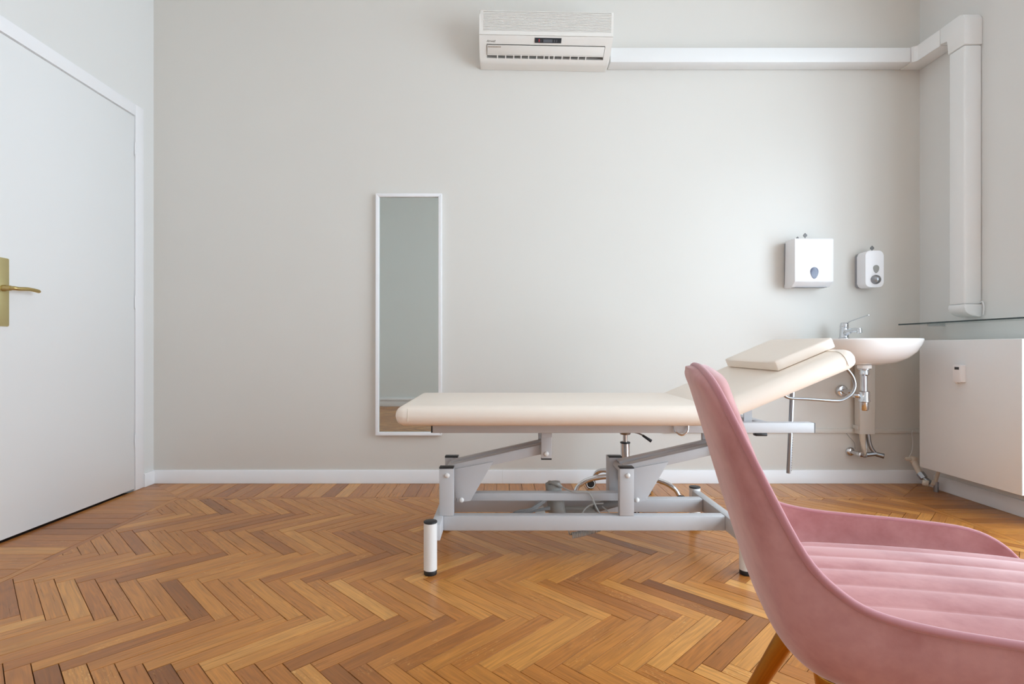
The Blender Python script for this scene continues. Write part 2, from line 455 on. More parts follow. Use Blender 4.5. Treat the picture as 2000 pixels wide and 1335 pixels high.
pieces = []                              # (polygon, axis direction)
def add_piece(poly, ax):
    if len(poly) < 3 or abs(area(poly)) < 2e-5: return
    if area(poly) < 0: poly = poly[::-1]
    pieces.append((poly, ax))
r2 = math.sqrt(0.5); nb = 7
YP = 1.360                               # a row of block ends lies at this depth
def uv2xy(u, v): return ((u + v) * r2 * PW + 0.010, (u - v) * r2 * PW + YP)
for m_ in range(-10, 10):
    for k in range(-80, 80):
        for kind in (0, 1):
            u0, v0 = k + nb * m_, k - nb * m_
            if kind == 0: q = [(u0, v0), (u0 + nb, v0), (u0 + nb, v0 + 1), (u0, v0 + 1)]; ax = (r2, r2)
            else: q = [(u0 + nb, v0 + 1 - nb), (u0 + nb + 1, v0 + 1 - nb), (u0 + nb + 1, v0 + 1), (u0 + nb, v0 + 1)]; ax = (r2, -r2)
            p = [uv2xy(*c) for c in q]
            for (nx, ny, d) in ((-1, 0, -FX0), (1, 0, FX1), (0, -1, -FY0), (0, 1, FY1)):
                p = clip(p, nx, ny, d)
                if len(p) < 3: break
            add_piece(p, ax)
# inlay strips
for (x0, x1, y0, y1) in ((FX0 - STRIP, FX1 + STRIP, FY1, FY1 + STRIP), (FX0 - STRIP, FX1 + STRIP, FY0 - STRIP, FY0)):
    x = x0
    while x < x1 - 1e-6:
        e = min(x1, x + random.uniform(0.45, 0.8)); add_piece([(x, y0), (e, y0), (e, y1), (x, y1)], (1, 0)); x = e
for (x0, x1) in ((FX0 - STRIP, FX0), (FX1, FX1 + STRIP)):
    y = FY0
    while y < FY1 - 1e-6:
        e = min(FY1, y + random.uniform(0.45, 0.8)); add_piece([(x0, y), (x1, y), (x1, e), (x0, e)], (0, 1)); y = e
# border boards at right angles to the walls, mitred in the corners
OX0, OX1, OY0, OY1 = FX0 - STRIP, FX1 + STRIP, FY0 - STRIP, FY1 + STRIP
BW = 0.072
def diag(cx, cy, wx, wy):                # line from inner corner to room corner: normal form
    dx, dy = wx - cx, wy - cy; return (dy, -dx, dy * cx - dx * cy)
dFL = diag(OX0, OY1, XL, YB); dFR = diag(OX1, OY1, XR, YB); dNL = diag(OX0, OY0, XL, YN); dNR = diag(OX1, OY0, XR, YN)
def side(d, pt): return 1 if d[0] * pt[0] + d[1] * pt[1] <= d[2] else -1
def clip_side(p, d, pt):
    s = side(d, pt); return clip(p, s * d[0], s * d[1], s * d[2])
x = XL
while x < XR:
    for (y0, y1, da, db, pt) in ((OY1, YB, dFL, dFR, (0, YB - 0.05)), (YN, OY0, dNL, dNR, (0, YN + 0.05))):
        p = [(x, y0), (min(XR, x + BW), y0), (min(XR, x + BW), y1), (x, y1)]
        p = clip_side(p, da, pt)
        if len(p) > 2: p = clip_side(p, db, pt)
        add_piece(p, (0, 1))
    x += BW
y = YN
while y < YB:
    for (x0, x1, da, db, pt) in ((XL, OX0, dFL, dNL, (XL + 0.05, 1)), (OX1, XR, dFR, dNR, (XR - 0.05, 1))):
        p = [(x0, y), (x1, y), (x1, min(YB, y + BW)), (x0, min(YB, y + BW))]
        p = clip_side(p, da, pt)
        if len(p) > 2: p = clip_side(p, db, pt)
        add_piece(p, (1, 0))
    y += BW

def plank_into(bm, poly, ax, uvl, tonel):
    cx = sum(p[0] for p in poly) / len(poly); cy = sum(p[1] for p in poly) / len(poly)
    per = (-ax[1], ax[0])
    tone = min(1, max(0, random.gauss(0.52, 0.19) if random.random() > 0.07 else random.uniform(0.1, 0.95))); ou, ov = random.uniform(0, 50), random.uniform(0, 50)
    dz = random.uniform(-0.00025, 0.00025); tx = random.uniform(-0.002, 0.002); ty = random.uniform(-0.002, 0.002)
    g0 = random.uniform(0.0006, 0.0013); g1 = g0 + 0.00012
    def inset(g):
        out = []; n = len(poly)
        for i in range(n):
            a, c, e = Vector(poly[i - 1]), Vector(poly[i]), Vector(poly[(i + 1) % n])
            d1 = (c - a).normalized(); d2 = (e - c).normalized()
            n1 = Vector((-d1.y, d1.x)); n2 = Vector((-d2.y, d2.x))
            k = 1 + n1.dot(n2)
            out.append(c + (n1 + n2) * (g / k) if k > 0.3 else c + n1 * g)
        return out
    top = inset(g1); mid = inset(g0)
    V = []
    for ring, z in ((mid, -0.0119), (mid, -0.0002), (top, 0.0)):
        V.append([bm.verts.new((p.x, p.y, z + (dz + tx * (p.x - cx) + ty * (p.y - cy) if z > -0.005 else 0))) for p in ring])
    n = len(poly); fs = [bm.faces.new(V[2])]
    for r in (0, 1):
        for i in range(n):
            fs.append(bm.faces.new((V[r][i], V[r][(i + 1) % n], V[r + 1][(i + 1) % n], V[r + 1][i])))
    for f in fs:
        for lp in f.loops:
            q = lp.vert.co
            lp[uvl].uv = (ou + (q.x - cx) * ax[0] + (q.y - cy) * ax[1], ov + (q.x - cx) * per[0] + (q.y - cy) * per[1])
            lp.vert[tonel] = tone

def px_size(pc):
    poly, ax = pc
    cx = sum(p[0] for p in poly) / len(poly); cy = sum(p[1] for p in poly) / len(poly)
    if cy < 0.35: return 0
    px = 980 + F_PX * cx / cy; py = 677 + F_PX * CAM_H / cy
    if not (-40 < px < 2040 and py < 1385): return 0
    if px > 1560 and py > 1090 or px > 1800 and py > 1040: return 0       # behind the chair
    return abs(area(poly)) / cy ** 3
order = sorted(range(len(pieces)), key=lambda i: -px_size(pieces[i]))
def new_bm():
    bm = bmesh.new(); return bm, bm.loops.layers.uv.new('grain'), bm.verts.layers.float.new('tone')
def finish(bm, name):
    bmesh.ops.recalc_face_normals(bm, faces=bm.faces)
    me = bpy.data.meshes.new(name); bm.to_mesh(me); bm.free(); me.materials.append(M['wood'])
    o = bpy.data.objects.new(name, me); COL.objects.link(o); o.parent = floor
    return o
rest, ru, rt = new_bm()
for rank, i in enumerate(order):
    if rank < 300 and px_size(pieces[i]) > 0:
        bm, u_, t_ = new_bm(); plank_into(bm, *pieces[i], u_, t_); finish(bm, 'plank')
    else:
        plank_into(rest, *pieces[i], ru, rt)
o = finish(rest, 'remaining_parquet'); o['kind'] = 'stuff'

# ------------------------------------------------------------------ mirror
mi = thing('wall_mirror', 'tall narrow mirror in a thin white frame on the wall', 'mirror', (-0.542, YB, 0.285), (math.radians(-0.35), 0, 0))
mx0, mx1, mz0, mz1 = -0.735, -0.350, 0.285, 1.694
fw = 0.019; my1, my0 = YB - 0.002, YB - 0.034
def frame_bar(p, q):                      # mitred bar between two outer corners
    return p, q
outer = [(mx0, mz0), (mx1, mz0), (mx1, mz1), (mx0, mz1)]
inner = [(mx0 + fw, mz0 + fw), (mx1 - fw, mz0 + fw), (mx1 - fw, mz1 - fw), (mx0 + fw, mz1 - fw)]
for i in range(4):
    j = (i + 1) % 4
    b = bm_new(); prism(b, [outer[i], outer[j], inner[j], inner[i]], my0, my1, 'y', 0.0015)
    obj('frame_bar', b, M['trim'], mi)
obj('mirror_glass', B(mx0 + fw - 0.004, mx1 - fw + 0.004, my0 + 0.014, my0 + 0.018, mz0 + fw - 0.004, mz1 - fw + 0.004), M['mirror'], mi, smooth=0)
obj('backing_board', B(mx0 + 0.006, mx1 - 0.006, my0 + 0.020, my1 - 0.002, mz0 + 0.006, mz1 - 0.006), M['grey_plastic'], mi, smooth=0)

# ------------------------------------------------------------------ air conditioner
ACX0, ACX1 = -0.127, 0.611
ac = thing('air_conditioner', 'old off-white split air conditioner mounted high on the wall', 'air conditioner', ((ACX0 + ACX1) / 2, YB, 2.386), (0, 0.019, 0))
fy = YB - 0.203
lx0, lx1 = ACX0 + 0.041, ACX1 - 0.036
gx0, gx1 = ACX0 + 0.022, ACX1 - 0.012
A0 = Vector((0, YB - 0.196, 2.500)); A1 = Vector((0, YB - 0.092, 2.430)); SL = (A1 - A0); SN = Vector((0, -SL.z, SL.y)).normalized()
if SN.y > 0: SN = -SN
def ac_profile(grille, slot):
    p = [(YB - 0.002, 2.419), (YB - 0.066, 2.419), (YB - 0.082, 2.422), (YB - 0.092, 2.430)]
    if slot:                                           # air outlet: a real opening in the sloping face
        for t, h in ((0.92, 0), (0.98, -0.050), (0.26, -0.050), (0.30, 0)):
            q = A0 + SL * t + SN * h; p.append((q.y, q.z))
    p += [(YB - 0.196, 2.500), (YB - 0.202, 2.508), (YB - 0.190, 2.5085), (YB - 0.190, 2.5105), (YB - 0.2022, 2.511)]   # panel joint
    if grille: p += [(fy, 2.533), (fy + 0.012, 2.533), (fy + 0.012, 2.637)]
    else: p += [(fy, 2.630)]
    p += [(fy, 2.6375)] if grille else []
    p += [(YB - 0.199, 2.645), (YB - 0.186, 2.653), (YB - 0.002, 2.654)]
    return p
b = bm_new()
for xa, xb, gr, sl in ((ACX0, gx0, 0, 0), (gx0, lx0, 1, 0), (lx0, lx1, 1, 1), (lx1, gx1, 1, 0), (gx1, ACX1, 0, 0)):
    prism(b, ac_profile(gr, sl), xa, xb, 'x')
es = [e for e in b.edges if any(all(abs(v.co.x - X_) < 1e-5 for v in e.verts) for X_ in (ACX0, ACX1))]
es = [e for e in es if max(v.co.y for v in e.verts) < YB - 0.191 and not any(2.505 < v.co.z < 2.512 for v in e.verts) or (max(v.co.z for v in e.verts) < 2.44 and min(v.co.y for v in e.verts) < YB - 0.05)]
bmesh.ops.bevel(b, geom=es, offset=0.006, offset_type='OFFSET', segments=3, profile=0.5, affect='EDGES', clamp_overlap=True)
obj('housing', b, M['ac'], ac, smooth=30)
g = obj('intake_grille', B(gx0, gx1, fy + 0.0085, fy + 0.0118, 2.534, 2.636), M['ac'], ac, smooth=0)
for k in range(15):
    z = 2.5345 + k * 0.0068
    s = obj('slat', B(gx0, gx1, fy - 0.0005, fy + 0.007, z, z + 0.0044), M['ac'], g, local=True, smooth=0)
    for v in s.data.vertices: v.co -= ac.location
q = A0 + SL * 0.62 + SN * -0.030
obj('blower_roller', cyl(bm_new(), (lx0 + 0.002, q.y, q.z), (lx1 - 0.002, q.y, q.z), 0.017, seg=20), M['blower'], ac)
# things on the sloping lower face: (x, distance down the slope t in 0..1, height off the face)
def slope_box(x0, x1, t0, t1, h0, h1, bev=0.0):
    b = bm_new(); box(b, x0, x1, 0, 1, 0, 1)
    for v in b.verts:
        t = t0 if v.co.y < 0.5 else t1; h = h0 if v.co.z < 0.5 else h1
        q = A0 + SL * t + SN * h; v.co = Vector((v.co.x, q.y, q.z))
    if bev: bmesh.ops.bevel(b, geom=list(b.edges), offset=bev, segments=2, profile=0.5, affect='EDGES')
    return b
fl = obj('louver_flap', slope_box(lx0 + 0.003, lx1 - 0.003, 0.325, 0.72, 0.001, 0.006, 0.001), M['ac'], ac)
obj('lower_vane', slope_box(lx0 + 0.003, lx1 - 0.003, 0.73, 0.765, 0.0, 0.005), M['ac'], ac, smooth=0)
x = lx0 + 0.058
while x < lx1 - 0.1:
    obj('vane_pin', slope_box(x, x + 0.006, 0.76, 0.915, 0.0, 0.004), M['ac'], ac, smooth=0); x += random.choice((0.028, 0.042, 0.046))
dp = obj('display_panel', slope_box(0.181, 0.327, -0.01, 0.20, 0.000, 0.003), M['display'], ac, smooth=0, label='dark display strip with red light')
for nm, a, c, t0, t1, mm in (('screen', 0.228, 0.278, 0.04, 0.17, 'lcd'), ('indicator', 0.202, 0.207, 0.03, 0.15, 'red'), ('button', 0.212, 0.216, 0.07, 0.15, 'lcd'), ('button', 0.288, 0.292, 0.05, 0.16, 'lcd'), ('button', 0.300, 0.304, 0.05, 0.16, 'lcd')):
    s = obj(nm, slope_box(a, c, t0, t1, 0.003, 0.0036), M[mm], dp, local=True, smooth=0)
    for v in s.data.vertices: v.co -= ac.location
def text_mesh(body, size, shear=0.0):
    cu = bpy.data.curves.new('lettering', 'FONT'); cu.body = body; cu.size = size; cu.shear = shear; cu.extrude = 0.0003
    t = bpy.data.objects.new('lettering_source', cu); COL.objects.link(t)
    dg = bpy.context.evaluated_depsgraph_get(); me = bpy.data.meshes.new_from_object(t.evaluated_get(dg))
    bpy.data.objects.remove(t); bpy.data.curves.remove(cu)
    return me
me = text_mesh('Airwell', 0.0165, 0.35)
for v in me.vertices:                 # lay the letters on the sloping face
    q = A0 + SL * (0.21 - v.co.y / SL.length) + SN * (0.0006 + v.co.z)
    v.co = Vector((v.co.x + ACX0 + 0.040, q.y, q.z)) - Vector(ac.location)
me.materials.append(M['ink']); o = bpy.data.objects.new('lettering', me); COL.objects.link(o); o.parent = ac
b = bm_new(); x = lx0 + 0.008
while x < lx0 + 0.078:                # tiny printed line on the flap, too small to read
    w_ = random.uniform(0.0025, 0.006)
    for v in add_faces(b, [(x, 0, 0), (x + w_, 0, 0), (x + w_, 1, 0), (x, 1, 0)], [(0, 1, 2, 3)]):
        q = A0 + SL * (0.36 + 0.06 * v.co.y) + SN * 0.0064; v.co = Vector((v.co.x, q.y, q.z))
    x += w_ + 0.0012
s = obj('printed_line', b, M['ink_pale'], fl, local=True, smooth=0)
for v in s.data.vertices: v.co -= ac.location

# ------------------------------------------------------------------ white pipe duct along the walls
TZ0, TZ1, TD = 2.424, 2.508, 0.090
du = thing('pipe_duct', 'white plastic pipe duct running from air conditioner round the corner', 'duct', (1.9, YB, TZ0))
obj('duct_run', B(0.620, 2.335, YB - TD, YB - 0.001, TZ0, TZ1, 0.006), M['pvc'], du)
b = bm_new()
prism(b, [(2.338, YB - 0.001), (2.338, YB - TD - 0.003), (XR - TD - 0.003 - 0.012, YB - TD - 0.003), (XR - TD - 0.003, YB - TD - 0.015),
          (XR - TD - 0.003, 2.90), (XR - 0.001, 2.90), (XR - 0.001, YB - 0.001)], TZ0 - 0.002, TZ1 + 0.003, 'z', 0.004)
obj('corner_elbow', b, M['pvc'], du)
VY0, VY1 = 2.747, 2.844
b = bm_new()
# elbow turning down, with a rounded outer top
prism(b, [(2.897, TZ0 - 0.001), (2.897, TZ1 + 0.003), (VY0 + 0.03, TZ1 + 0.003), (VY0 + 0.008, TZ1 - 0.006), (VY0 - 0.004, TZ1 - 0.03), (VY0 - 0.004, 2.345), (VY1 + 0.004, 2.345), (VY1 + 0.004, TZ0 - 0.001)],
      XR - TD - 0.003, XR - 0.001, 'x', 0.004)
obj('down_elbow', b, M['pvc'], du)
obj('duct_drop', B(XR - TD, XR - 0.001, VY0, VY1, 1.02, 2.343, 0.008, 3), M['pvc'], du)
b = bm_new()
pr = [(XR - 0.001, 1.019), (XR - 0.001, 0.954)] + [(XR - TD - 0.002 + (TD - 0.02) * (1 - math.cos(a)), 1.00 - 0.045 * math.sin(a)) for a in [math.radians(t) for t in (90, 70, 50, 30, 12, 0)]] + [(XR - TD - 0.002, 1.019)]
prism(b, pr, VY0 - 0.002, VY1 + 0.002, 'y', 0.006)
obj('end_cap', b, M['pvc'], du)
obj('fixing_clip', tube(bm_new(), catmull([(XR - 0.012, VY0 - 0.003, 1.03), (XR - 0.012, VY0 - 0.016, 1.028), (XR - 0.010, VY0 - 0.02, 1.0), (XR - 0.010, VY0 - 0.016, 0.962)], 4), 0.003, 8), M['pvc'], du)

# ------------------------------------------------------------------ treatment table
tb = thing('treatment_table', 'cream upholstered treatment table with raised head on grey steel lift frame', 'treatment table', (0.30, 2.13, 0))
MY0, MY1 = 1.862, 2.452
HX = 0.746; ZB, ZT = 0.522, 0.594; ANG = math.radians(22.8)
b = bm_new()
box(b, -0.374, HX - 0.002, MY0, MY1, ZB, ZT, 0.034, 7, keep=lambda p, q: p.x > HX - 0.01 and q.x > HX - 0.01)
mt = obj('mattress', b, M['leather'], tb)
def seam_path(x, dx=0.0):
    pts = []
    for k in range(13):
        a = math.pi / 2 * (k / 12)
        pts.append((x, MY0 + 0.034 - 0.0345 * math.cos(a), ZT - 0.034 + 0.0345 * math.sin(a)))
    return pts
b = bm_new()
tube(b, [(-0.326, MY0 - 0.0003, ZB + 0.02), (-0.326, MY0 - 0.0005, ZB + 0.038)] + [p for p in seam_path(-0.326)[1:6]] + [(-0.335, MY0 + 0.022, ZT - 0.004), (-0.352, MY0 + 0.030, ZT - 0.008), (-0.366, MY0 + 0.040, ZT - 0.022)], 0.0010, 6)
s = obj('seam', b, M['seam'], mt, local=True)
for v in s.data.vertices: v.co -= tb.location
# head section, turned up about its lower hinge edge
RH = Matrix.Translation((HX, 0, ZB)) @ Matrix.Rotation(-ANG, 4, 'Y')
HL = 0.548
b = bm_new()
box(b, 0.002, HL, MY0, MY1, 0.0, ZT - ZB, 0.034, 7, keep=lambda p, q: p.x < 0.01 and q.x < 0.01)
bmesh.ops.transform(b, matrix=RH, verts=b.verts)
hd = obj('head_section', b, M['leather'], tb, label='raised cream head rest section')
b = bm_new()
tube(b, [RH @ Vector((p[0], p[1], p[2] - ZB)) for p in [(HL - 0.046, MY0 - 0.0003, ZB + 0.018), (HL - 0.046, MY0 - 0.0005, ZB + 0.034)] + seam_path(HL - 0.046)[1:] + [(HL - 0.046, 2.1, ZT + 0.0003), (HL - 0.046, MY1 - 0.035, ZT + 0.0003)]], 0.0010, 6)
s = obj('seam', b, M['seam'], hd, local=True)
for v in s.data.vertices: v.co -= tb.location
# piping edge of the head section along the hinge
b = bm_new(); box(b, -0.004, 0.003, MY0 + 0.03, MY1 - 0.03, ZT - ZB - 0.010, ZT - ZB + 0.002, 0.002); bmesh.ops.transform(b, matrix=RH, verts=b.verts)
obj('hinge_edge', b, M['leather'], tb)
# top frame
RY0, RY1, RZ0, RZ1 = 1.982, 2.022, 0.482, 0.520
for y0 in (RY0, 2.300):
    xe = 1.153 if y0 < 2.1 else 1.003
    r = obj('rail', B(-0.256, xe, y0, y0 + 0.04, RZ0, RZ1, 0.003), M['frame'], tb)
    for x0, x1 in ((-0.261, -0.256), (xe, xe + 0.004)):
        c = obj('end_cap', B(x0, x1, y0 + 0.001, y0 + 0.039, RZ0 + 0.001, RZ1 - 0.001), M['black'] if x0 < 0 else M['mid_grey'], r, local=True, smooth=0)
        for v in c.data.vertices: v.co -= tb.location
for x in (-0.20, 0.16, 0.965):
    obj('cross_bar', B(x, x + 0.04, RY1, 2.30, RZ0 + 0.002, RZ1 - 0.002, 0.003), M['frame'], tb)
# head section carrier: thin steel tray and hinge posts
b = bm_new(); box(b, 0.03, 0.46, MY0 + 0.12, MY1 - 0.12, -0.012, 0.0); bmesh.ops.transform(b, matrix=RH, verts=b.verts)
obj('head_tray', b, M['frame'], tb, smooth=0)
for y in (2.03, 2.26):
    b = bm_new(); box(b, 0.915, 0.945, y, y + 0.005, 0.515, 0.60); obj('hinge_post', b, M['frame'], tb, smooth=0)
# notched support rod hanging under the head section
b = bm_new(); rt_, rb_ = Vector((1.170, 2.16, 0.700)), Vector((1.152, 2.16, 0.293))
for k in range(1):
    tube(b, [rb_, rt_], 0.0085, 8)
for k in range(14):
    q = rb_ + (rt_ - rb_) * (0.03 + k * 0.025); box(b, q.x + 0.0065, q.x + 0.0105, q.y - 0.004, q.y + 0.004, q.z - 0.003, q.z + 0.002)
obj('support_rod', b, M['steel'], tb)
# paper roll bow under the head end
b = bm_new()
tube(b, catmull([(1.005, 1.925, 0.632), (1.03, 1.925, 0.617), (1.10, 1.925, 0.613), (1.19, 1.925, 0.607), (1.222, 1.925, 0.611), (1.252, 1.925, 0.632), (1.264, 1.925, 0.660), (1.258, 1.925, 0.690), (1.240, 1.925, 0.716), (1.225, 1.925, 0.728)], 6), 0.0050, 12)
obj('paper_roll_bow', b, M['steel'], tb)
# lever ring, release levers
b = bm_new(); tube(b, catmull([(0.633, 1.978, 0.512), (0.640, 1.972, 0.488), (0.660, 1.970, 0.477), (0.680, 1.972, 0.488), (0.686, 1.978, 0.512)], 6), 0.0034, 8)
obj('release_ring', b, M['chrome'], tb)
obj('rail_knob', B(0.938, 0.982, 1.985, 2.01, 0.470, 0.482, 0.003), M['black'], tb)
obj('rail_knob', B(0.772, 0.792, 1.985, 2.01, 0.472, 0.482, 0.003), M['black'], tb)
# lower frame
for x in (-0.2515, 0.832):
    obj('base_cross_bar', B(x, x + 0.034, 1.897, 2.363, 0.116, 0.172, 0.003), M['frame'], tb)
for (fx, fy_) in ((-0.2515, 1.895), (0.862, 1.895), (-0.2515, 2.365), (0.849, 2.365)):
    f = obj('foot', cyl(bm_new(), (fx, fy_, 0.017), (fx, fy_, 0.181), 0.0235, seg=28), M['white_metal'], tb)
    for z0, z1, rr in ((0.0, 0.017, 0.0228), (0.181, 0.187, 0.0240)):
        c = obj('foot_cap', cyl(bm_new(), (fx, fy_, z0), (fx, fy_, z1), rr, seg=28, rnd=0.002), M['black'], f, local=True)
        for v in c.data.vertices: v.co -= tb.location
for y0 in (2.0, 2.224):
    obj('base_rail', B(-0.2175, 0.832, y0, y0 + 0.04, 0.116, 0.171, 0.003), M['frame'], tb)
PX = (-0.206, 0.4655)                    # lift posts
for x in PX:
    for y0 in (1.999, 2.199):
        p = obj('lift_post', B(x - 0.0265, x + 0.0265, y0, y0 + 0.034 if y0 < 2.1 else y0 + 0.066, 0.1715, 0.347, 0.002), M['frame'], tb)
        c = obj('post_cap', B(x - 0.0268, x + 0.0268, y0 - 0.0005, y0 + 0.0345, 0.347, 0.3525, 0.001), M['black'], p, local=True)
        for v in c.data.vertices: v.co -= tb.location
    b = bm_new(); cyl(b, (x + 0.002, 2.033, 0.322), (x + 0.002, 2.199, 0.322), 0.013); obj('pivot_shaft', b, M['frame'], tb)
    def bolt(cx, cy, cz):
        b = bm_new(); lathe(b, (cx, cy, cz), [(0.0095, 0.0), (0.0095, -0.002), (0.008, -0.005), (0.005, -0.0072), (0.001, -0.008)], 'y', 18)
        obj('bolt_cap', b, M['white_metal'], tb)
    bolt(x + 0.003, 1.999, 0.322)
    dx = 0.342
    a0 = Vector((x + 0.006, 0.327)); a1 = Vector((x + 0.006 + 0.366, 0.410)); nrm = Vector((-(a1 - a0).y, (a1 - a0).x)).normalized() * 0.0185
    b = bm_new(); prism(b, [a0 - nrm, a1 - nrm, a1 + nrm, a0 + nrm], 2.064, 2.104, 'y', 0.003); prism(b, [a0 - nrm, a1 - nrm, a1 + nrm, a0 + nrm], 2.144, 2.184, 'y', 0.003)
    arm = obj('lift_arm', b, M['frame'], tb)
    b = bm_new(); cyl(b, (a1.x - 0.006, 2.06, a1.y - 0.004), (a1.x - 0.006, 2.19, a1.y - 0.004), 0.018); obj('arm_cross_tube', b, M['frame'], tb)
    for y0 in (2.058, 2.184):
        b = bm_new(); prism(b, [(x + 0.010, 0.330), (x + 0.173, 0.360), (x + 0.086, 0.211), (x + 0.036, 0.205)], y0, y0 + 0.006, 'y', 0.001)
        obj('gusset_plate', b, M['frame'], tb)
    bolt(x + 0.052, 2.058, 0.214)
    for y0 in (2.038, 2.2):
        p = obj('hanger_bracket', B(a1.x - 0.016, a1.x + 0.023, y0, y0 + 0.018, 0.377, RZ0 + 0.001, 0.002), M['frame'], tb)
        c = obj('bracket_cap', B(a1.x - 0.0163, a1.x + 0.0233, y0 - 0.0003, y0 + 0.0183, 0.372, 0.3775), M['black'], p, local=True, smooth=0)
        for v in c.data.vertices: v.co -= tb.location
    bolt(a1.x + 0.003, 2.038, 0.395)
    obj('hanger_beam', B(a1.x - 0.016, a1.x + 0.023, 2.022, 2.30, 0.460, RZ0 + 0.002), M['frame'], tb, smooth=0)
lk = obj('link_bar', B(-0.176, 0.535, 2.100, 2.140, 0.199, 0.229, 0.002), M['frame'], tb)
for x0, x1 in ((-0.1775, -0.176), (0.535, 0.5365)):
    c = obj('end_cap', B(x0, x1, 2.101, 2.139, 0.200, 0.228), M['black'], lk, local=True, smooth=0)
    for v in c.data.vertices: v.co -= tb.location
# drive: motor, spindle, control box, wires
b = bm_new(); cyl(b, (0.372, 2.17, 0.150), (0.520, 2.17, 0.190), 0.019, rnd=0.003); obj('drive_tube', b, M['mid_grey'], tb)
b = bm_new(); cyl(b, (0.515, 2.17, 0.189), (0.60, 2.17, 0.212), 0.009); obj('drive_rod', b, M['steel'], tb)
b = bm_new(); cyl(b, (0.225, 2.165, 0.122), (0.205, 2.165, 0.255), 0.035, 0.031, seg=26, rnd=0.004); mo = obj('motor_housing', b, M['grey_plastic'], tb)
b = bm_new(); box(b, 0.245, 0.385, 2.155, 2.20, 0.120, 0.150, 0.006); obj('gear_box', b, M['grey_plastic'], tb)
obj('mounting_plate', B(0.133, 0.172, 2.04, 2.224, 0.140, 0.146), M['white_metal'], tb, smooth=0)
b = bm_new()
for q in range(3):
    tube(b, catmull([(0.20, 2.12, 0.225 - q * .006), (0.12, 2.09, 0.175 - q * .004), (0.06, 2.085, 0.163 - q * .005), (0.045, 2.09, 0.150 - q * .004), (0.07, 2.10, 0.143 - q * .003), (0.13, 2.11, 0.157), (0.19, 2.12, 0.160 + q * .004)], 6), 0.0042, 8)
obj('cable_loop', b, M['mid_grey'], tb)
b = bm_new(); tube(b, catmull([(0.235, 2.14, 0.245), (0.275, 2.095, 0.236), (0.325, 2.093, 0.236), (0.345, 2.093, 0.225), (0.365, 2.06, 0.180), (0.385, 2.045, 0.15), (0.392, 2.043, 0.145)], 6), 0.003, 8); obj('wire', b, M['cable'], tb)
b = bm_new(); tube(b, catmull([(0.395, 2.09, 0.192), (0.35, 2.088, 0.188), (0.32, 2.085, 0.168), (0.305, 2.08, 0.135), (0.300, 2.075, 0.10)], 6), 0.0028, 8); obj('wire', b, M['cable'], tb)
b = bm_new(); tube(b, catmull([(0.205, 2.165, 0.25), (0.19, 2.14, 0.262), (0.22, 2.12, 0.258), (0.235, 2.14, 0.245)], 6), 0.007, 8); obj('wire', b, M['grey_plastic'], tb)
b = bm_new(); pts = []
for k in range(20 * 10 + 1):
    t = k / 200; a = 2 * math.pi * 20 * t
    c = Vector((0.272 + 0.118 * t, 2.085, 0.069 + 0.020 * t + 0.012 * t * t))
    pts.append(c + Vector((0.18 * 0.0, math.cos(a), math.sin(a))) * 0.0105)
tube(b, pts, 0.0026, 6); obj('coiled_cord', b, M['cable'], tb)
b = bm_new(); tube(b, catmull([(0.272, 2.0955, 0.069), (0.262, 2.09, 0.075), (0.262, 2.08, 0.10), (0.28, 2.075, 0.13)], 5), 0.0026, 6); obj('wire', b, M['cable'], tb)
b = bm_new(); tube(b, catmull([(0.390, 2.0955, 0.101), (0.41, 2.09, 0.12), (0.42, 2.10, 0.15), (0.40, 2.14, 0.165)], 5), 0.0026, 6); obj('wire', b, M['cable'], tb)

# head cushion lying on the raised section
cu = thing('head_cushion', 'flat cream cushion lying on the raised head section', 'cushion', (1.1, 2.17, 0.70))
b = bm_new()
c0, c1 = 0.312, 0.540
box(b, c0, c1, 1.955, 2.390, ZT - ZB + 0.0015, ZT - ZB + 0.040, 0.006, 3)
bmesh.ops.subdivide_edges(b, edges=[e for e in b.edges if e.calc_length() > 0.1], cuts=8, use_grid_fill=True)
for v in b.verts:
    if v.co.z > ZT - ZB + 0.036:
        tx_ = (v.co.x - c0) / (c1 - c0); ty_ = (v.co.y - 1.955) / 0.435
        v.co.z -= 0.006 * max(0.0, math.sin(math.pi * ty_)) * (1 - tx_)
bmesh.ops.transform(b, matrix=RH, verts=b.verts)
obj('cushion_pad', b, M['leather'], cu)

# ------------------------------------------------------------------ stool behind the table
SX, SY = 0.643, 2.80
st = thing('rolling_stool', 'chrome rolling stool with star base half hidden behind the treatment table', 'stool', (SX, SY, 0))
b = bm_new(); lathe(b, (SX, SY, 0.395), [(0.02, 0), (0.155, 0.0), (0.168, 0.012), (0.172, 0.035), (0.166, 0.058), (0.15, 0.070), (0.10, 0.074), (0.01, 0.075)], 'z', 36); obj('seat', b, M['stool'], st)
b = bm_new(); cyl(b, (SX, SY, 0.345), (SX, SY, 0.396), 0.026, 0.045); obj('seat_mount', b, M['steel'], st)
b = bm_new(); cyl(b, (SX, SY, 0.24), (SX, SY, 0.36), 0.0125); obj('piston', b, M['chrome'], st)
b = bm_new(); cyl(b, (SX, SY, 0.08), (SX, SY, 0.300), 0.0235, seg=24); gc = obj('gas_cylinder', b, M['chrome'], st)
b = bm_new(); cyl(b, (SX, SY, 0.298), (SX, SY, 0.306), 0.026, seg=24, rnd=0.002); obj('collar', b, M['black'], st)
b = bm_new(); cyl(b, (SX, SY, 0.085), (SX, SY, 0.145), 0.034, 0.030, seg=24, rnd=0.004); obj('hub', b, M['chrome'], st)
b = bm_new(); tube(b, catmull([(SX + 0.02, SY - 0.01, 0.362), (SX + 0.06, SY - 0.03, 0.355), (SX + 0.085, SY - 0.04, 0.344)], 4), 0.004, 8); lv = obj('height_lever', b, M['steel'], st)
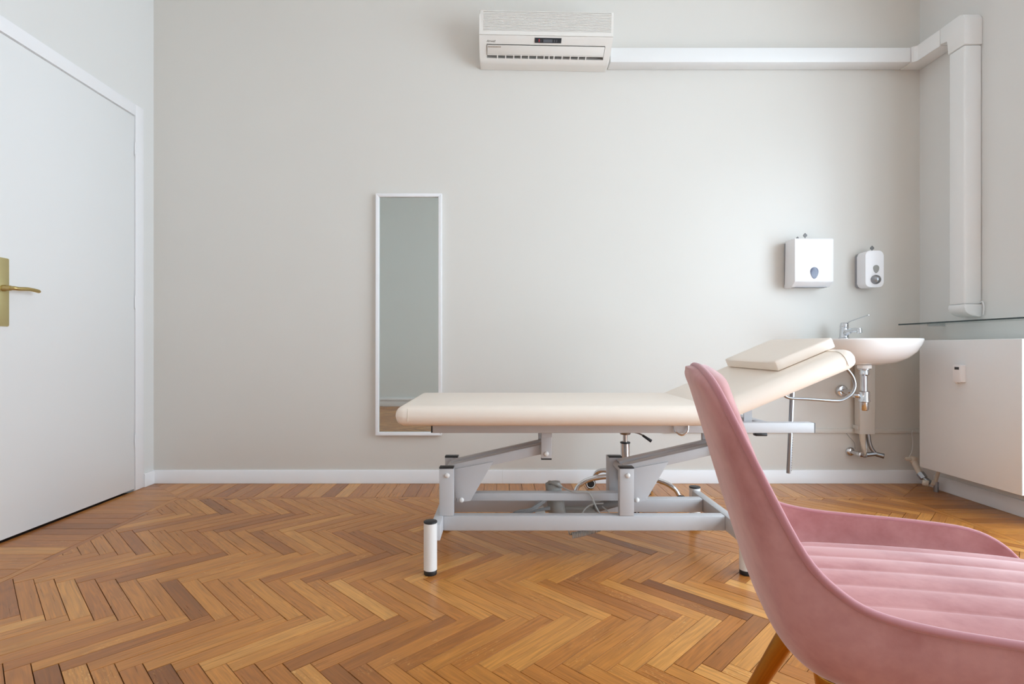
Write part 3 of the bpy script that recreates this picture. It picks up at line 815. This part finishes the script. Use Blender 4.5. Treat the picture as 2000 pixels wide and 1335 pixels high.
b = bm_new(); cyl(b, (SX + 0.080, SY - 0.038, 0.346), (SX + 0.122, SY - 0.055, 0.318), 0.006, 0.0085, seg=12, rnd=0.002); obj('lever_grip', b, M['black'], st)
for k in range(5):
    a = math.radians(-27 + 72 * k); ca, sa = math.cos(a), math.sin(a)
    P = lambda r, z: (SX + r * ca, SY + r * sa, z)
    b = bm_new(); tube(b, catmull([P(0.02, 0.118), P(0.08, 0.128), P(0.15, 0.126), P(0.21, 0.112), P(0.25, 0.088), P(0.268, 0.062)], 5), [0.014] * 12 + [0.0125] * 8 + [0.011] * 6, 12)
    obj('leg', b, M['chrome'], st)
    ca2, sa2 = math.cos(a + 1.1), math.sin(a + 1.1)
    cx, cy = SX + 0.268 * ca, SY + 0.268 * sa
    wx, wy = cx + 0.020 * ca2, cy + 0.020 * sa2
    b = bm_new(); cyl(b, (cx, cy, 0.030), (cx, cy, 0.068), 0.0075, seg=12)
    b2 = bm_new(); lathe(b2, (0, 0, 0), [(0.012, -0.011), (0.026, -0.010), (0.0285, -0.006), (0.0285, 0.006), (0.026, 0.010), (0.012, 0.011)], 'y', 24)
    cyl(b, (cx, cy, 0.030), (wx, wy, 0.030), 0.008, seg=10)
    c = obj('caster', b, M['black'], st)
    rot = Matrix.Translation((wx, wy, 0.0288)) @ Matrix.Rotation(a + 1.1, 4, 'Z')
    bmesh.ops.transform(b2, matrix=rot, verts=b2.verts)
    w_ = obj('wheel', b2, M['black'], c, local=True)
    for v in w_.data.vertices: v.co -= st.location
    b3 = bm_new()
    for s_ in (-1, 1):
        tube(b3, [(0.0225 * math.cos(q * math.pi / 12), 0.0108 * s_, 0.0225 * math.sin(q * math.pi / 12)) for q in range(24)], 0.0024, 6, closed=True)
    bmesh.ops.transform(b3, matrix=rot, verts=b3.verts)
    w_ = obj('wheel_ring', b3, M['white_metal'], c, local=True)
    for v in w_.data.vertices: v.co -= st.location

# ------------------------------------------------------------------ wash basin with tap and trap
KX, KZ = 1.945, 0.843
sk = thing('wash_basin', 'white ceramic wash basin mounted on the wall beside the radiator', 'sink', (KX, YB, KZ))
def outline(s, shift=0.0, n=48):
    pts = []
    for k in range(n):
        a = 2 * math.pi * k / n; c, s_ = math.cos(a), math.sin(a)
        e = 2 / 2.5
        px = 0.252 * math.copysign(abs(c) ** e, c)
        py = (0.268 if s_ < 0 else 0.238) * math.copysign(abs(s_) ** (e if s_ < 0 else 0.5), s_)
        pts.append((KX + px * s, 2.918 + shift + py * s))
    return pts
rings = [(0.30, 0.703, 0.02), (0.46, 0.708, 0.015), (0.64, 0.722, 0.01), (0.79, 0.745, 0.006), (0.90, 0.775, 0.003), (0.965, 0.808, 0.001), (0.995, 0.832, 0), (1.0, 0.838, 0), (0.992, 0.843, 0),
         (0.94, 0.843, 0), (0.925, 0.838, 0), (0.90, 0.81, 0), (0.80, 0.765, 0.004), (0.62, 0.74, 0.008), (0.3, 0.725, 0.012), (0.08, 0.722, 0.012)]
b = bm_new(); R = []
for s_, z, sh in rings:
    back = YB - 0.0008
    R.append([b.verts.new((x, min(y, back), z)) for x, y in outline(s_, sh)])
for i in range(len(R) - 1):
    for k in range(48): b.faces.new((R[i][k], R[i][(k + 1) % 48], R[i + 1][(k + 1) % 48], R[i + 1][k]))
b.faces.new(R[0][::-1]); b.faces.new(R[-1])
obj('basin', b, M['ceramic'], sk, smooth=50)
obj('tap_deck', B(KX - 0.19, KX + 0.19, 3.02, YB - 0.001, 0.800, 0.8445, 0.012, 3), M['ceramic'], sk)
TY = 3.055
b = bm_new(); lathe(b, (KX, TY, 0.8445), [(0.029, 0), (0.029, 0.006), (0.024, 0.010), (0.022, 0.040), (0.021, 0.062)], 'z', 24); tp = obj('tap', b, M['chrome'], sk, label='chrome mixer tap')
def sub(name, bm, m, part, root):
    o = obj(name, bm, m, part, local=True)
    for v in o.data.vertices: v.co -= root.location
    return o
b = bm_new(); tube(b, catmull([(KX, TY - 0.005, 0.872), (KX, TY - 0.05, 0.888), (KX, TY - 0.10, 0.893), (KX, TY - 0.135, 0.892)], 5), [0.016] * 5 + [0.0125] * 6 + [0.011] * 5, 14)
cyl(b, (KX, TY - 0.128, 0.900), (KX, TY - 0.132, 0.874), 0.0125, seg=16, rnd=0.002); sub('spout', b, M['chrome'], tp, sk)
b = bm_new(); cyl(b, (KX, TY, 0.906), (KX, TY - 0.004, 0.938), 0.0225, 0.020, seg=22, rnd=0.006); sub('tap_head', b, M['chrome'], tp, sk)
b = bm_new(); tube(b, [(KX, TY - 0.012, 0.930), (KX, TY - 0.06, 0.944), (KX, TY - 0.20, 0.968)], [0.0045, 0.0028, 0.0028], 10); lathe(b, (KX, TY - 0.202, 0.968), [(0.002, -0.005), (0.005, -0.003), (0.0058, 0), (0.005, 0.003), (0.002, 0.005)], 'z', 12); sub('tap_lever', b, M['chrome'], tp, sk)
QX, QY = 1.925, 2.855
b = bm_new(); lathe(b, (QX, QY, 0.704), [(0.032, 0), (0.034, -0.004), (0.034, -0.018), (0.022, -0.022)], 'z', 24); obj('drain_flange', b, M['ceramic'], sk)
b = bm_new(); lathe(b, (QX, QY, 0.684), [(0.030, 0), (0.030, -0.004), (0.021, -0.008), (0.0235, -0.020), (0.0235, -0.030), (0.0155, -0.038), (0.0155, -0.118)], 'z', 24); obj('drain_pipe', b, M['chrome'], sk)
b = bm_new(); lathe(b, (QX, QY, 0.566), [(0.020, 0), (0.026, -0.004), (0.026, -0.048), (0.0275, -0.050), (0.0275, -0.056), (0.0215, -0.060), (0.0205, -0.098), (0.016, -0.104)], 'z', 24); obj('bottle_trap', b, M['chrome'], sk)
b = bm_new(); tube(b, catmull([(QX - 0.02, QY + 0.004, 0.541), (QX - 0.03, QY + 0.03, 0.541), (QX + 0.07, YB - 0.10, 0.541), (QX + 0.0711, YB - 0.02, 0.541)], 6), 0.014, 14); obj('waste_pipe', b, M['chrome'], sk)
b = bm_new(); lathe(b, (QX + 0.071, YB - 0.001, 0.541), [(0.036, 0), (0.036, -0.004), (0.030, -0.014), (0.018, -0.018)], 'y', 26); obj('wall_rosette', b, M['chrome'], sk)

# narrow white channel and duct below the basin
ch = thing('cable_channel', 'slim white channel running low along the wall under the basin', 'channel', (1.6, YB, 0.294))
obj('channel_strip', B(0.95, XR - 0.001, YB - 0.010, YB - 0.0005, 0.294, 0.322, 0.002), M['wall'], ch)
vd = thing('pipe_cover', 'upright white pipe cover on the wall behind the basin trap', 'pipe cover', (2.09, YB, 0.296))
b = bm_new(); box(b, 2.062, 2.150, YB - 0.063, YB - 0.0125, 0.296, 0.715, 0.004); obj('cover_body', b, M['wall'], vd)
obj('cover_clip', B(2.058, 2.154, YB - 0.050, YB - 0.0005, 0.323, 0.345, 0.002), M['wall'], vd)
# stop valve and supply pipes
wv = thing('stop_valve', 'chrome stop valve with pipes on the wall below the basin', 'valve', (2.05, YB, 0.185))
b = bm_new(); lathe(b, (2.045, YB - 0.001, 0.186), [(0.027, 0), (0.027, -0.004), (0.022, -0.013), (0.012, -0.017)], 'y', 24); obj('wall_rosette', b, M['chrome'], wv)
b = bm_new(); cyl(b, (2.045, YB - 0.015, 0.186), (2.050, YB - 0.075, 0.186), 0.0105, seg=14); cyl(b, (2.050, YB - 0.068, 0.186), (2.052, YB - 0.092, 0.185), 0.014, seg=16, rnd=0.002); obj('valve_body', b, M['chrome'], wv)
b = bm_new(); tube(b, catmull([(2.052, YB - 0.08, 0.180), (2.075, YB - 0.078, 0.170), (2.095, YB - 0.07, 0.172), (2.108, YB - 0.05, 0.195), (2.112, YB - 0.04, 0.25), (2.112, YB - 0.04, 0.297)], 6), 0.005, 10); obj('supply_pipe', b, M['chrome'], wv)
b = bm_new(); tube(b, catmull([(2.085, YB - 0.048, 0.298), (2.087, YB - 0.05, 0.25), (2.095, YB - 0.052, 0.20), (2.100, YB - 0.053, 0.180)], 6), [0.015] * 6 + [0.013] * 6 + [0.010] * 7, 14); obj('painted_pipe', b, M['pipe_beige'], wv)
b = bm_new(); tube(b, catmull([(2.118, YB - 0.05, 0.298), (2.122, YB - 0.055, 0.25), (2.13, YB - 0.06, 0.215), (2.145, YB - 0.065, 0.192)], 6), 0.0105, 14); obj('braided_hose', b, M['steel'], wv)
b = bm_new(); cyl(b, (2.10, YB - 0.06, 0.178), (2.150, YB - 0.07, 0.186), 0.0125, seg=8); cyl(b, (2.148, YB - 0.07, 0.184), (2.185, YB - 0.085, 0.176), 0.013, 0.015, seg=18, rnd=0.003); obj('valve_handle', b, M['steel'], wv)
b = bm_new(); tube(b, catmull([(2.018, YB - 0.011, 0.294), (2.035, YB - 0.014, 0.27), (2.058, YB - 0.016, 0.243), (2.064, YB - 0.018, 0.205)], 5), 0.0012, 6); obj('earth_wire', b, M['mid_grey'], wv)

# ------------------------------------------------------------------ paper towel and soap dispensers
def teardrop(cx, cz, w, h, n=24):
    pts = []
    for k in range(n):
        a = 2 * math.pi * k / n
        ww = w * (0.5 + 0.0) * (1.0 + 0.28 * math.sin(a)) ; pts.append((cx + ww * math.cos(a), cz + h * 0.5 * math.sin(a)))
    return pts
def key(root, x, y, z, s=1.0):
    b = bm_new(); cyl(b, (x, y, z - 0.004), (x, y, z + 0.010 * s), 0.0025, seg=8)
    prism(b, [(x - 0.008 * s, z + 0.012 * s), (x, z + 0.007 * s), (x + 0.008 * s, z + 0.012 * s), (x + 0.008 * s, z + 0.018 * s), (x, z + 0.026 * s), (x - 0.008 * s, z + 0.018 * s)], y - 0.0025, y + 0.0025, 'y', 0.0008)
    obj('key', b, M['mid_grey'], root, label='small grey key in the lock')
pt = thing('paper_towel_dispenser', 'square white paper towel dispenser on the wall above the basin', 'dispenser', (1.76, YB, 1.15))
X0, X1, Y0, Z0, Z1 = 1.655, 1.874, 3.036, 1.157, 1.414
b = bm_new(); prism(b, [(YB - 0.001, Z0 - 0.012), (YB - 0.02, Z0 - 0.016), (Y0 + 0.035, Z0 - 0.016), (Y0 + 0.010, Z0 + 0.004), (Y0, Z0 + 0.012), (Y0, Z1 - 0.006), (Y0 + 0.006, Z1), (YB - 0.03, Z1 + 0.002), (YB - 0.02, Z1 - 0.004), (YB - 0.018, Z0 + 0.01)], X0, X1, 'x', 0.003)
obj('cover', b, M['disp'], pt)
obj('back_plate', B(X0 + 0.004, X1 - 0.004, YB - 0.018, YB - 0.0005, Z0 - 0.008, Z1 - 0.008, 0.002), M['disp_side'], pt)
obj('slot_shade_sheet', B(X0 + 0.02, X1 - 0.02, Y0 + 0.03, Y0 + 0.075, Z0 - 0.0175, Z0 - 0.0155), M['disp_side'], pt, smooth=0)  # thin grey sheet, its colour stands in for the shade of the paper opening
vw = obj('level_window', prism(bm_new(), teardrop(1.765, 1.217, 0.044, 0.066), Y0 - 0.003, Y0 + 0.002, 'y', 0.001), M['inset'], pt, label='smoky drop shaped level window')
key(pt, 1.735, 3.075, Z1 + 0.002, 1.35); key(pt, 1.705, 3.10, Z1 + 0.001, 0.8)
sd = thing('soap_dispenser', 'small white soap dispenser with clear push button on the wall', 'dispenser', (2.12, YB, 1.14))
SX0, SX1, SY0, SZ0, SZ1 = 2.072, 2.176, 3.062, 1.140, 1.348
b = bm_new(); prism(b, rrect(SX0, SX1, SZ0, SZ1, 0.026, 6), SY0, YB - 0.022, 'y', 0.012, 3); obj('cover', b, M['disp'], sd)
b = bm_new(); prism(b, rrect(SX0 + 0.002, SX1 - 0.002, SZ0 + 0.002, SZ1 - 0.004, 0.02, 5), YB - 0.022, YB - 0.0005, 'y'); obj('back_plate', b, M['disp_side'], sd)
obj('level_window', prism(bm_new(), teardrop(2.132, 1.243, 0.032, 0.046), SY0 - 0.003, SY0 + 0.002, 'y', 0.001), M['grey_plastic'], sd)
b = bm_new(); lathe(b, (2.128, SY0 + 0.002, 1.183), [(0.026, 0), (0.027, -0.006), (0.024, -0.016), (0.016, -0.024), (0.006, -0.028), (0.001, -0.0285)], 'y', 28); obj('push_button', b, M['steel'], sd, label='shiny round push button')
key(sd, 2.135, 3.10, SZ1, 1.35)

# ------------------------------------------------------------------ radiator, its valve, glass shelf
ra = thing('radiator', 'flat white panel radiator on the side wall with heat meter', 'radiator', (2.35, 2.66, 0.14))
RX, RYA, RYB, RZA, RZB = 2.290, 2.366, 2.948, 0.144, 0.836
obj('front_panel', B(RX, RX + 0.016, RYA, RYB, RZA, RZB, 0.003), M['rad'], ra)
obj('side_panel', B(RX + 0.016, 2.425, RYA, RYA + 0.012, RZA + 0.002, RZB - 0.002, 0.002), M['rad'], ra)
obj('top_grille', B(RX + 0.016, 2.425, RYA + 0.012, RYB - 0.006, RZB - 0.016, RZB - 0.008), M['rad'], ra, smooth=0)
obj('water_panel', B(RX + 0.030, RX + 0.046, RYA + 0.02, RYB - 0.01, RZA + 0.004, RZB - 0.03, 0.004), M['rad'], ra)
obj('water_panel', B(2.395, 2.411, RYA + 0.02, RYB - 0.01, RZA + 0.004, RZB - 0.03, 0.004), M['rad'], ra)
b = bm_new()
for k in range(26):
    y = RYA + 0.03 + k * 0.0205; box(b, RX + 0.047, 2.394, y, y + 0.003, RZA + 0.03, RZB - 0.06)
o = obj('convector_fins', b, M['rad'], ra, smooth=0); o['kind'] = 'stuff'
obj('bottom_tray', B(RX + 0.016, 2.425, RYA + 0.012, RYB - 0.006, RZA, RZA + 0.003), M['grey_plastic'], ra, smooth=0)
for y in (RYA + 0.1, RYB - 0.1):
    obj('wall_bracket', B(2.411, XR - 0.0005, y, y + 0.03, RZA + 0.05, RZB - 0.1), M['rad'], ra, smooth=0)
hm = obj('heat_meter', prism(bm_new(), rrect(2.652, 2.700, 0.624, 0.710, 0.006, 4), RX - 0.026, RX, 'x', 0.003), M['disp'], ra, label='small white heat meter with dark display')
sub('meter_display', B(RX - 0.0268, RX - 0.0255, 2.662, 2.688, 0.687, 0.700), M['display'], hm, ra)
sub('meter_lug', B(RX - 0.010, RX, 2.690, 2.708, 0.617, 0.630, 0.002), M['disp'], hm, ra)
# valve at the far lower end
b = bm_new(); tube(b, catmull([(2.358, 3.078, 0.150), (2.358, 3.065, 0.130), (2.360, 3.04, 0.095), (2.362, 3.03, 0.080)], 6), 0.0155, 14); obj('valve_pipe', b, M['pipe_beige'], ra)
b = bm_new(); cyl(b, (2.318, 3.085, 0.158), (2.350, 3.08, 0.155), 0.010, 0.013, seg=14, rnd=0.002); cyl(b, (2.356, 3.08, 0.138), (2.360, 3.078, 0.172), 0.019, seg=16, rnd=0.003); obj('thermostat_head', b, M['pipe_beige'], ra)
b = bm_new(); cyl(b, (2.360, 3.034, 0.088), (2.366, 3.012, 0.064), 0.020, seg=6); cyl(b, (2.366, 3.015, 0.066), (2.380, 2.985, 0.045), 0.014, seg=14); obj('valve_nut', b, M['steel'], ra)
b = bm_new(); cyl(b, (2.352, 3.005, 0.044), (2.372, 2.985, 0.042), 0.017, seg=16, rnd=0.002); cyl(b, (2.378, 2.978, 0.05), (2.392, 2.972, 0.045), 0.016, seg=16, rnd=0.002); obj('drain_plug', b, M['pipe_beige'], ra)
b = bm_new(); tube(b, [(2.398, 2.968, 0.055), (2.398, 2.968, 0.0005)], 0.012, 14); obj('floor_pipe', b, M['steel'], ra)
b = bm_new(); tube(b, [(2.396, 2.972, 0.05), (2.398, 2.958, 0.10), (2.402, 2.94, 0.15), (2.403, 2.93, 0.165)], 0.009, 12); obj('feed_pipe', b, M['pipe_beige'], ra)
b = bm_new(); tube(b, catmull([(2.335, 3.082, 0.168), (2.365, 3.10, 0.20), (2.385, 3.12, 0.25), (2.395, 3.14, 0.29), (2.405, YB - 0.012, 0.31)], 5), 0.0014, 6); obj('sensor_wire', b, M['trim'], ra)
sh = thing('glass_shelf', 'clear glass shelf above the radiator with a dark green edge', 'shelf', (2.37, 2.75, 0.928))
obj('shelf_pane', B(2.2905, XR - 0.0005, 2.30, 3.102, 0.9245, 0.9315), M['shelf_glass'], sh, smooth=0)
obj('polished_edge', B(2.288, 2.2904, 2.30, 3.102, 0.9243, 0.9317), M['glass_edge'], sh, smooth=0, label='dark green polished glass edge')
for y in (2.42, 2.98):
    b = bm_new(); cyl(b, (2.36, y, 0.919), (XR - 0.0005, y, 0.919), 0.005, seg=12); obj('shelf_pin', b, M['chrome'], sh)

# ------------------------------------------------------------------ pink chair
chair = thing('velvet_chair', 'pink velvet shell chair with channelled seat and gold legs', 'chair', (0.44, 0.85, 0), (0, 0, math.radians(-15)))
# stations from the seat front round to the top of the back: rim x, z, half width | outer spine x, z | inner spine x, z
ST = [
 (.4960, .364, .001, .4960, .362, .4950, .366),
 (.4940, .364, .072, .4920, .358, .4900, .368),
 (.4860, .366, .134, .4830, .351, .4800, .370),
 (.4680, .374, .186, .4650, .344, .4600, .374),
 (.4420, .405, .209, .4400, .338, .4350, .378),
 (.4080, .445, .220, .4080, .334, .4050, .382),
 (.3600, .467, .227, .3600, .331, .3550, .384),
 (.2800, .474, .229, .2700, .331, .2700, .385),
 (.1900, .477, .229, .1700, .333, .1750, .386),
 (.1100, .481, .227, .0820, .337, .1050, .388),
 (.0500, .491, .224, .0150, .349, .0650, .400),
 (.0120, .512, .219, -.0210, .380, .0400, .432),
 (-.0200, .547, .213, -.0430, .432, .0050, .492),
 (-.0560, .618, .201, -.0730, .530, -.0370, .585),
 (-.0880, .688, .188, -.1070, .648, -.0650, .670),
 (-.1080, .733, .170, -.1290, .722, -.0830, .728),
 (-.1170, .753, .145, -.1390, .749, -.0900, .753),
 (-.1220, .763, .105, -.1400, .761, -.1020, .765),
 (-.1240, .768, .055, -.1410, .767, -.1090, .770),
 (-.1245, .769, .001, -.1410, .768, -.1110, .771),
]
def smooth_st(per=4):
    vec = [Vector(s[0:3]) for s in ST]; v2 = [Vector((s[3], s[4], 0)) for s in ST]; v3 = [Vector((s[5], s[6], 0)) for s in ST]
    return list(zip(catmull(vec, per), catmull(v2, per), catmull(v3, per)))
SS = smooth_st()
NA = 28
def shell(kind):
    b = bm_new(); rows = []
    for rim, so, si in SS:
        sp = so if kind == 'out' else si
        w = max(0.0008, rim.z) * (1.0 if kind == 'out' else 0.975)
        e = 0.72 if kind == 'out' else 0.60
        row = []
        for k in range(NA + 1):
            a = -math.pi / 2 + math.pi * k / NA
            yy = w * math.copysign(abs(math.sin(a)) ** e, math.sin(a)); g = abs(math.cos(a)) ** e
            row.append(b.verts.new((rim.x + (sp.x - rim.x) * g, yy, rim.y + (sp.y - rim.y) * g)))
        rows.append(row)
    for i in range(len(rows) - 1):
        for k in range(NA):
            b.faces.new((rows[i][k], rows[i][k + 1], rows[i + 1][k + 1], rows[i + 1][k]))
    return b
o = obj('outer_shell', shell('out'), M['velvet'], chair, local=True, smooth=60)
o = obj('inner_lining', shell('in'), M['velvet'], chair, local=True, smooth=60)
near = [(r.x, -max(0.0008, r.z), r.y) for r, _, _ in SS]; far = [(x, -y, z) for x, y, z in near][::-1]
loop = near[2:-1] + far[1:-2]
b = bm_new(); tube(b, loop, 0.0052, 10, closed=True); obj('piping', b, M['piping'], chair, local=True, smooth=60, label='raised piping along the shell rim')
# seat pad with lengthwise channels
b = bm_new(); NX, NY = 44, 98; grid = []
def seat_half(x):
    if x < 0.10: return 0.192 - 0.05 * ((0.10 - x) / 0.085) ** 2.2
    if x > 0.36: return 0.192 - 0.055 * ((x - 0.36) / 0.128) ** 2.4
    return 0.192
for i in range(NX + 1):
    tx_ = i / NX; x = 0.018 + 0.470 * tx_; hw = seat_half(x); row = []
    for j in range(NY + 1):
        ty_ = -1 + 2 * j / NY; y = hw * ty_
        ch_ = abs(math.sin(math.pi * (y + 0.21) / 0.060)) ** 0.55
        edge = min(1.0, (1 - abs(ty_)) / 0.10); ex = min(1.0, tx_ / 0.06, (1 - tx_) / 0.10)
        rnd_ = math.sqrt(max(0, 1 - (1 - edge) ** 2)) * math.sqrt(max(0, 1 - (1 - ex) ** 2))
        crown = 0.012 * (1 - ty_ ** 2) + 0.006 * math.sin(math.pi * tx_)
        z = 0.398 + (0.036 + crown + 0.0031 * (ch_ - 1)) * rnd_ + 0.004 * tx_
        row.append(b.verts.new((x, y, z)))
    grid.append(row)
low = []
for i in range(NX):
    for j in range(NY): b.faces.new((grid[i][j], grid[i + 1][j], grid[i + 1][j + 1], grid[i][j + 1]))
ring = [grid[0][j] for j in range(NY + 1)] + [grid[i][NY] for i in range(1, NX + 1)] + [grid[NX][j] for j in range(NY - 1, -1, -1)] + [grid[i][0] for i in range(NX - 1, 0, -1)]
lowr = [b.verts.new((v.co.x, v.co.y, 0.380)) for v in ring]
for i in range(len(ring)):
    j = (i + 1) % len(ring); b.faces.new((ring[i], lowr[i], lowr[j], ring[j]))
b.faces.new(lowr)
obj('seat_cushion', b, M['velvet'], chair, local=True, smooth=60, label='pink seat pad stitched in lengthwise channels')
for (tx_, ty_, fx, fyy) in ((.045, -.12, -.10, -.205), (.072, .12, -.070, .205), (.375, -.12, .46, -.205), (.375, .12, .46, .205)):
    b = bm_new()
    a = Vector((tx_, ty_, .352)); c = Vector((fx, fyy, 0.0))
    tube(b, [a, a + (c - a) * .3, a + (c - a) * .97, c + Vector((0, 0, .002)), c], [.0185, .0165, .0105, .0102, .0085], 18)
    lg = obj('leg', b, M['gold_leg'], chair, local=True)
    for v in lg.data.vertices:
        if v.co.z < 0: v.co.z = 0.0
    b = bm_new(); cyl(b, (tx_, ty_, .330), (tx_, ty_, .362), .026, .03, seg=18, rnd=.002); obj('leg_socket', b, M['gold_leg'], chair, local=True)
